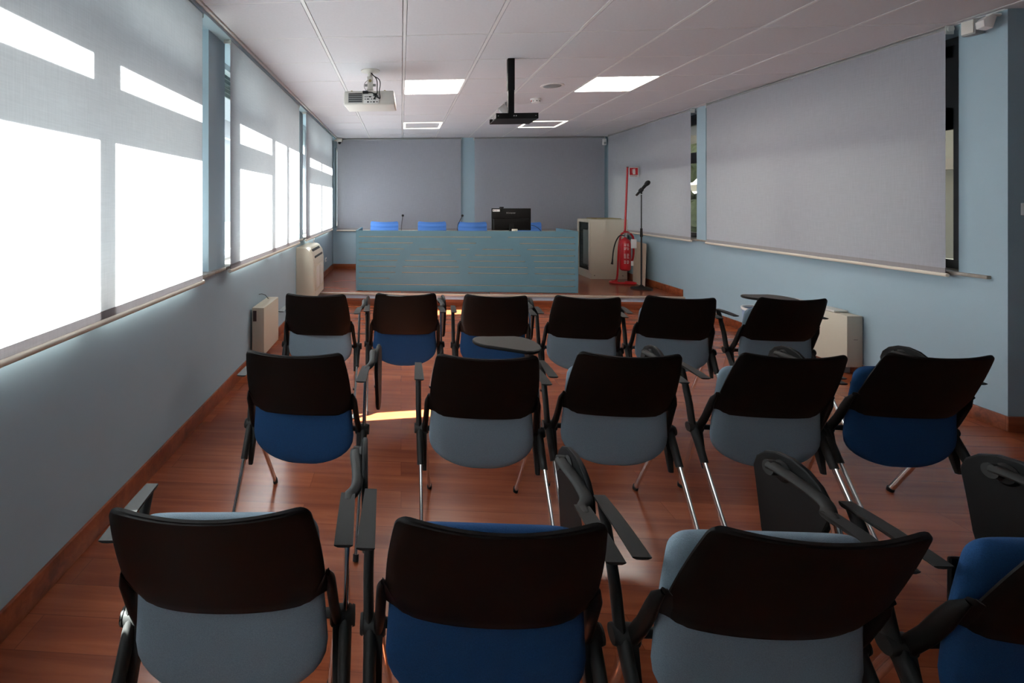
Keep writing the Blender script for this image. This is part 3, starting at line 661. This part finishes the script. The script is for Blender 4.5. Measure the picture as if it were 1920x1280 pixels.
b = MB(); b.tube([(.035, .05, .76), (.075, .05, 1.76)], .014, 12); po = b.build('pole', M['red'], r)
b = MB(); b.lathe([(0, .0), (.015, .0), (.015, .01), (0, .012)], c=(.075, .05, 1.76)); b.build('pole_cap', M['ink'], po)
b = MB(); b.box(.085, .225, .028, .031, 1.615, 1.762); sg = b.build('sign', M['paper'], r)
b = MB(); b.box(.094, .216, .0268, .0280, 1.645, 1.753); b.build('red_field', M['red'], sg)
b = MB(); cxs = .160
b.prism([(cxs - .018, 1.655), (cxs + .018, 1.655), (cxs + .018, 1.718), (cxs + .008, 1.730), (cxs - .008, 1.730), (cxs - .018, 1.718)], .0256, .0268, 'y')
b.box(cxs - .012, cxs + .02, .0256, .0268, 1.733, 1.739); b.box(cxs - .026, cxs - .012, .0256, .0268, 1.727, 1.731); b.box(cxs - .03, cxs - .026, .0256, .0268, 1.675, 1.731)
b.build('pictogram', M['paper'], sg)
text_obj('sign_lettering', 'ESTINTORE', .022, M['ink'], sg, (.155, .0268, 1.630), (R(90), 0, 0))
r = empty('fire_extinguisher', (ex - .005, ey - .045, .155 + .21), label='red fire extinguisher with black hose hanging on the red stand', cat='fire extinguisher')
b = MB(); b.lathe([(0, .012), (.055, .0), (.075, .02), (.078, .05), (.078, .40), (.068, .445), (.04, .475), (.02, .485), (.018, .50), (0, .50)], seg=32); cy = b.build('cylinder', M['red'], r)
b = MB()
random.seed(3)
for zz in [.40, .385, .37, .345, .33, .315, .25, .235, .22, .205, .19, .15, .135, .12, .11]:
    for (a0, a1) in ((-125, -100), (-97, -72)):
        a1 = a1 - random.uniform(0, 10)
        A = [R(a0 + (a1 - a0) * k / 4) for k in range(5)]
        for k in range(4):
            p = [Vector((.0787 * math.cos(A[k]), .0787 * math.sin(A[k]), zz)), Vector((.0787 * math.cos(A[k + 1]), .0787 * math.sin(A[k + 1]), zz))]
            vv = [b.bm.verts.new(v) for v in (p[0], p[1], p[1] + Vector((0, 0, .0055)), p[0] + Vector((0, 0, .0055)))]; b.bm.faces.new(vv)
b.build('printed_text', M['paper'], cy)
b = MB(); b.cyl((0, 0, .495), (0, 0, .535), .018); b.box(-.02, .07, -.012, .012, .53, .545, .003); b.box(-.015, .08, -.01, .01, .556, .566, .003); b.build('valve', M['chrome'], r)
b = MB(); b.tube(smooth_path([(-.015, 0, .52), (-.08, -.01, .535), (-.15, -.03, .44), (-.19, -.04, .30), (-.20, -.04, .17)]), .009, 10); h = b.build('hose', M['rubber'], r)
b = MB(); b.tube([(-.20, -.04, .175), (-.205, -.042, .12)], [.01, .013]); b.cyl((-.205, -.042, .12), (-.21, -.042, .095), .016); b.build('nozzle', M['rubber'], h)
b = MB(); b.box(.045, .125, -.085, -.083, .34, .475); b.build('inspection_tag', M['paper'], r)
b = MB(); b.box(.05, .085, -.0755, -.0735, .08, .15); b.build('small_tag', M['paper'], r)

# ------------------------------------------------------------------ microphone stand
r = empty('microphone_stand', (3.415, 6.88, .155), label='tall black microphone stand with round base on the platform', cat='microphone stand')
b = MB(); b.lathe([(0, 0), (.135, 0), (.14, .008), (.135, .016), (.05, .028), (.022, .05), (.014, .06), (0, .06)], seg=36); b.build('base', M['rubber'], r)
b = MB(); b.cyl((0, 0, .05), (0, 0, .80), .0115, 14); b.build('lower_tube', M['dark'], r)
b = MB(); b.cyl((0, 0, .74), (0, 0, .86), .019, 16, .015); b.build('clutch', M['rubber'], r)
b = MB(); b.cyl((0, 0, .85), (0, 0, 1.34), .0075, 12); b.build('upper_tube', M['dark'], r)
b = MB(); b.cyl((0, 0, 1.34), (0, 0, 1.35), .012, 12); b.build('collar', M['whitep'], r)
b = MB(); b.tube([(0, 0, 1.35), (0, 0, 1.40), (-.005, -.02, 1.42)], [.012, .01, .012]); b.build('clip', M['rubber'], r)
r = empty('handheld_microphone', (3.415, 6.86, 1.575), label='black handheld microphone tilted in the clip of the stand', cat='microphone')
MX = Matrix.Rotation(R(36), 4, 'Y') @ Matrix.Rotation(R(15), 4, 'X')
b = MB(); b.lathe([(0, -.12), (.013, -.12), (.015, -.10), (.021, .03), (.022, .075)], mtx=MX); b.build('handle', M['rubber'], r)
b = MB(); b.lathe([(.022, .07), (.028, .078), (.033, .105), (.028, .13), (.012, .145), (0, .147)], mtx=MX); b.build('grille', M['rubber'], r)
b = MB(); b.lathe([(.024, -.05), (.028, -.045), (.028, .0), (.022, .005)], mtx=MX); b.build('holder_ring', M['dark'], r)

# ================================================================== LECTURE CHAIRS
def lerp(a, c, t): return a + (c - a) * t
def chair_parts(seat_mat, tablet_open):
    r = empty('lecture_chair')
    # ---- backrest shell
    zb, zt = .480, .787
    def hw(v):
        if v < .30: w_ = lerp(.186, .221, (v / .30) ** .8)
        else: w_ = lerp(.221, .198, (v - .30) / .70) + .005 * math.sin((v - .3) / .7 * math.pi)
        if v > .93: k = (v - .93) / .07; w_ -= .018 * (1 - math.sqrt(max(0, 1 - k * k)))
        return w_
    def back(u, v, sd):
        x = u * hw(v); q = 1 - u * u
        y = lerp(-.081, -.215, v) - .024 * q + .010 * (1 - v) * (u ** 4)
        z = lerp(zb, zt, v) - .011 * q * v + .004 * q * (1 - v)
        e = min(1, min(1 - abs(u), 1) * 14 + .25) * (1 if .02 < v < .985 else .55)
        return Vector((x, y + sd * .0055 * e, z + sd * .0012))
    us = [-1, -.985, -.95, -.88] + [-.78 + 1.56 * i / 14 for i in range(15)] + [.88, .95, .985, 1]
    vs = [0, .015, .05, .1, .15, .2, .25, .3, .36, .45, .55, .65, .75, .85, .93, .945, .96, .972, .982, .99, .996, 1]
    b = MB(); b.sheet(back, us, vs); b.build('backrest', M['black'], r)
    for s in (-1, 1):
        # ear bracket: wing at the lower corner and arm down to the hub
        b = MB()
        A = [(s * .188, -.083, .493), (s * .226, -.063, .499), (s * .232, -.051, .499), (s * .190, -.073, .493)]
        B = [(s * .219, -.135, .588), (s * .226, -.119, .590), (s * .228, -.107, .588), (s * .219, -.121, .588)]
        if s < 0: A = [A[1], A[0], A[3], A[2]]; B = [B[1], B[0], B[3], B[2]]
        b.hexa(A + B, .004)
        b.tube([(s * .226, -.109, .575), (s * .232, -.091, .545), (s * .231, -.071, .505), (s * .234, -.042, .445), (s * .238, -.010, .392)], [.006, .015, .018, .018, .018], 14, r2=[.005, .009, .012, .012, .012], up=(0, 1, 0))
        b.build('back_bracket', M['black'], r)
        # pivot hub
        b = MB(); b.tube([(s * .222, 0, .385), (s * .226, 0, .385), (s * .270, 0, .385), (s * .276, 0, .385)], [.018, .022, .023, .019], 20); b.tube([(s * .276, 0, .385), (s * .282, 0, .385)], [.022, .020], 20)
        b.build('pivot_hub', M['blackm'], r)
        # rear leg
        lx = s * .258
        b = MB(); b.tube([(lx, -.012, .372), (lx, -.10, .24), (lx, -.258, .012)], .0145, 14, r2=.0085, up=(0, 1, .6)); lg = b.build('leg', M['chrome'], r)
        b = MB(); b.tube([(lx, -.0, .385), (lx, -.030, .345), (lx, -.082, .268)], [.022, .021, .0195], 16, r2=[.0165, .0155, .014], up=(0, 1, .6)); b.build('leg_sleeve', M['blackm'], lg)
        b = MB(); b.tube([(lx, -.252, .020), (lx, -.262, .0)], [.0165, .016], 14, r2=[.011, .011], up=(0, 1, .6)); b.build('foot_cap', M['rubber'], lg)
        # front leg
        b = MB(); b.tube([(s * .238, .005, .375), (s * .232, .04, .31), (s * .206, .197, .012)], .0135, 14, r2=.0085, up=(0, 1, -.5)); lg = b.build('leg', M['chrome'], r)
        b = MB(); b.tube([(s * .206, .195, .018), (s * .2055, .20, .0)], [.016, .0155], 14, r2=[.011, .011], up=(0, 1, -.5)); b.build('foot_cap', M['rubber'], lg)
        # fin below the hub
        b = MB(); b.hexa([(s * .240 - .009, -.058, .228), (s * .240 + .009, -.058, .228), (s * .240 + .009, -.043, .225), (s * .240 - .009, -.043, .225),
                          (s * .246 - .018, -.018, .39), (s * .246 + .018, -.018, .39), (s * .246 + .018, .022, .385), (s * .246 - .018, .022, .385)], .004); b.build('hub_fin', M['blackm'], r)
    b = MB(); b.tube([(-.225, .012, .38), (.225, .012, .38)], .011, 12); b.build('cross_bar', M['rubber'], r)
    # ---- seat cushion, folded up behind the backrest
    z0, z1 = .252, .691
    def sw(v):
        if v < .30: k = 1 - v / .30; w_ = .221 * (max(0, 1 - k ** 2.25)) ** .5
        else: w_ = lerp(.221, .200, (v - .3) / .7)
        if v > .90: k = (v - .90) / .10; w_ -= .04 * (1 - math.sqrt(max(0, 1 - k * k)))
        return max(w_, .0005)
    def seat(u, v, sd):
        x = u * sw(v); y = -.056 - .034 * v + .012 * math.sin(v * math.pi)
        th = .024 * (max(0, 1 - abs(u) ** 7) * max(0, 1 - abs(2 * v - 1) ** 14)) ** .45 + .0004
        return Vector((x, y + sd * th, lerp(z0, z1, v)))
    us = [-1, -.995, -.98, -.95, -.9, -.82, -.7] + [-.55 + 1.1 * i / 8 for i in range(9)] + [.7, .82, .9, .95, .98, .995, 1]
    vs = [0, .003, .008, .016, .03, .05, .075, .1, .14, .18, .23, .3, .4, .5, .6, .7, .8, .86, .9, .92, .94, .96, .975, .987, .995, .999, 1]
    b = MB(); b.sheet(seat, us, vs); b.build('seat', seat_mat, r, angle=60)
    b = MB(); b.box(-.16, .16, -.024, -.012, .33, .60, .006); b.build('seat_shell', M['black'], r)
    # ---- left armrest
    def pad(s, outl, z, name, extra=None):
        pass
    zt = .640
    def arm_pad(xf, yf, wf, xr, yr, wr, th=.016):
        b = MB(); n = 10
        def fn(u, v, sd):
            x = lerp(xr, xf, v) + u * lerp(wr, wf, v) / 2; y = lerp(yr, yf, v)
            return Vector((x, y, zt + .004 * math.sin(v * math.pi) + (0 if sd > 0 else -th * (1 - .75 * abs(u) ** 4) * (1 - .6 * (1 - v) ** 3))))
        b.sheet(fn, [-1, -.9, -.6, 0, .6, .9, 1], [0, .04, .12, .3, .5, .7, .88, .96, 1]); return b
    b = arm_pad(-.262, .110, .031, -.264, -.100, .041); al = b.build('armrest', M['blackm'], r)
    b = MB(); b.tube([(-.262, .0, .39), (-.264, .020, .48), (-.263, .072, .60), (-.262, .092, .634)], [.019, .019, .016, .014], 14, r2=[.0125, .0125, .0125, .012], up=(0, 1, 0)); b.build('arm_post', M['blackm'], al)
    # ---- right armrest with tablet arm
    b = arm_pad(.262, .070, .036, .260, -.115, .042); ar = b.build('armrest', M['blackm'], r)
    b = MB(); b.tube([(.260, .0, .39), (.261, .014, .48), (.262, .040, .60), (.262, .050, .634)], .0135, 14, r2=.0085, up=(0, 1, 0)); b.build('arm_post', M['chrome'], ar)
    b = MB(); b.tube(smooth_path([(.262, .04, .632), (.264, .068, .632), (.276, .078, .636), (.285, .095, .643), (.285, .15, .648), (.276, .22, .652), (.275, .255, .648)], 2), .011, 12, r2=.016, up=(0, 0, 1))
    b.tube([(.268, .255, .642), (.294, .255, .640)], .020, 16)
    if tablet_open: b.tube([(.275, .255, .645), (.275, .255, .684)], .018, 16)
    b.build('tablet_arm', M['blackm'], r)
    # writing tablet outline (a = across, l = along from hinge end)
    out = []
    Wd, Ln = .125, .335
    for k in range(13): a = math.pi * k / 12; out.append((.082 * math.cos(a), -.0 + .085 * math.sin(a)))
    out = [(x, y + Ln - .10) for x, y in out]
    for k in range(9): a = math.pi + math.pi * k / 8; out.append((Wd * math.cos(a), .09 + .09 * math.sin(a)))
    if not tablet_open:
        # hangs in the vertical plane outside the arm: l -> -z, a -> y
        mtx = Matrix(((0, 0, 1, .297), (1, .10, 0, .214), (0, -1, 0, .690), (0, 0, 0, 1)))
    else:
        # horizontal over the lap: l -> -x and a little forward, a -> y
        ca, sa = math.cos(R(12)), math.sin(R(12))
        mtx = Matrix(((-sa * 0, -ca, 0, .325), (1, sa * .9, 0, .215), (0, 0, 1, .688), (0, 0, 0, 1)))
    b = MB(); b.prism(out, 0, .014, 'z', .004, mtx=mtx); tb = b.build('writing_tablet', M['edge'] if not tablet_open else M['edge'], r)
    inn = [((x) * .955, (y - Ln / 2 + .0) * .97 + Ln / 2) for x, y in out]
    b = MB(); b.prism(inn, -.0012, .0005, 'z', mtx=mtx); b.build('tablet_underside', M['edge'], tb)
    b = MB(); b.prism(inn, .0135, .0152, 'z', mtx=mtx); b.build('tablet_face', M['tablet'], tb)
    b = MB()
    b.lathe([(0, -.010), (.024, -.010), (.030, -.004), (.030, .0)], c=(0.02, .05, 0), mtx=mtx); b.build('hinge_plate', M['edge'], tb)
    return r
PA = {(c, o): None for c in ('blue', 'grey') for o in (False, True)}
def get(c, o):
    if PA[c, o] is None: PA[c, o] = chair_parts(M[c], o); return PA[c, o]
    return copy_tree(PA[c, o])
rows = {
 'far row': [(-.562, 3.034, -1.4, 'grey', 0, 'leftmost chair of the far row, pale grey-blue seat, nearest the low left heater'),
             (.032, 3.094, 2.5, 'blue', 0, 'blue seat lecture chair, second from the left in the far row'),
             (.615, 3.075, -3.7, 'blue', 0, 'blue seat lecture chair in the far row, seen behind an opened writing tablet'),
             (1.193, 3.069, -6.1, 'grey', 0, 'grey-blue seat lecture chair fourth from the left in the far row'),
             (1.782, 3.096, -9.9, 'grey', 0, 'grey-blue seat lecture chair in the far row turned slightly right, second from the right wall'),
             (2.464, 3.098, -2.6, 'grey', 1, 'rightmost far row chair with its writing tablet open, by the right heater')],
 'middle row': [(-.432, 1.852, -2.2, 'blue', 0, 'blue seat lecture chair at the left end of the middle row'),
             (.340, 1.864, -.4, 'grey', 1, 'grey-blue seat middle row chair with its writing tablet opened flat'),
             (.914, 1.924, -1.6, 'grey', 0, 'grey-blue seat lecture chair in the centre of the middle row, tablet folded down'),
             (1.558, 1.952, -1.4, 'grey', 0, 'grey-blue seat middle row chair just left of the blue one on the right'),
             (2.136, 1.988, -1.0, 'blue', 0, 'blue seat lecture chair at the right end of the middle row')],
 'near row': [(-.378, .893, 3.9, 'grey', 0, 'grey-blue seat lecture chair in the front left of the picture, beside the window wall'),
             (.189, .894, 1.0, 'blue', 0, 'large blue seat lecture chair in the bottom centre of the picture'),
             (.775, .907, 1.2, 'grey', 0, 'large grey-blue seat lecture chair in the bottom right centre of the picture'),
             (1.385, .925, 2.0, 'blue', 0, 'blue seat lecture chair cut off by the bottom right corner of the picture')]}
for rn, L in rows.items():
    for (x, y, a, c, op, lab) in L:
        o = get(c, bool(op)); a = R(a)
        px, py = x - .220 * math.sin(a), y + .220 * math.cos(a)
        o.location = (px, py, 0); o.rotation_euler = (0, 0, a); tag(o, lab, 'chair', 'lecture chairs with writing tablets, ' + rn)
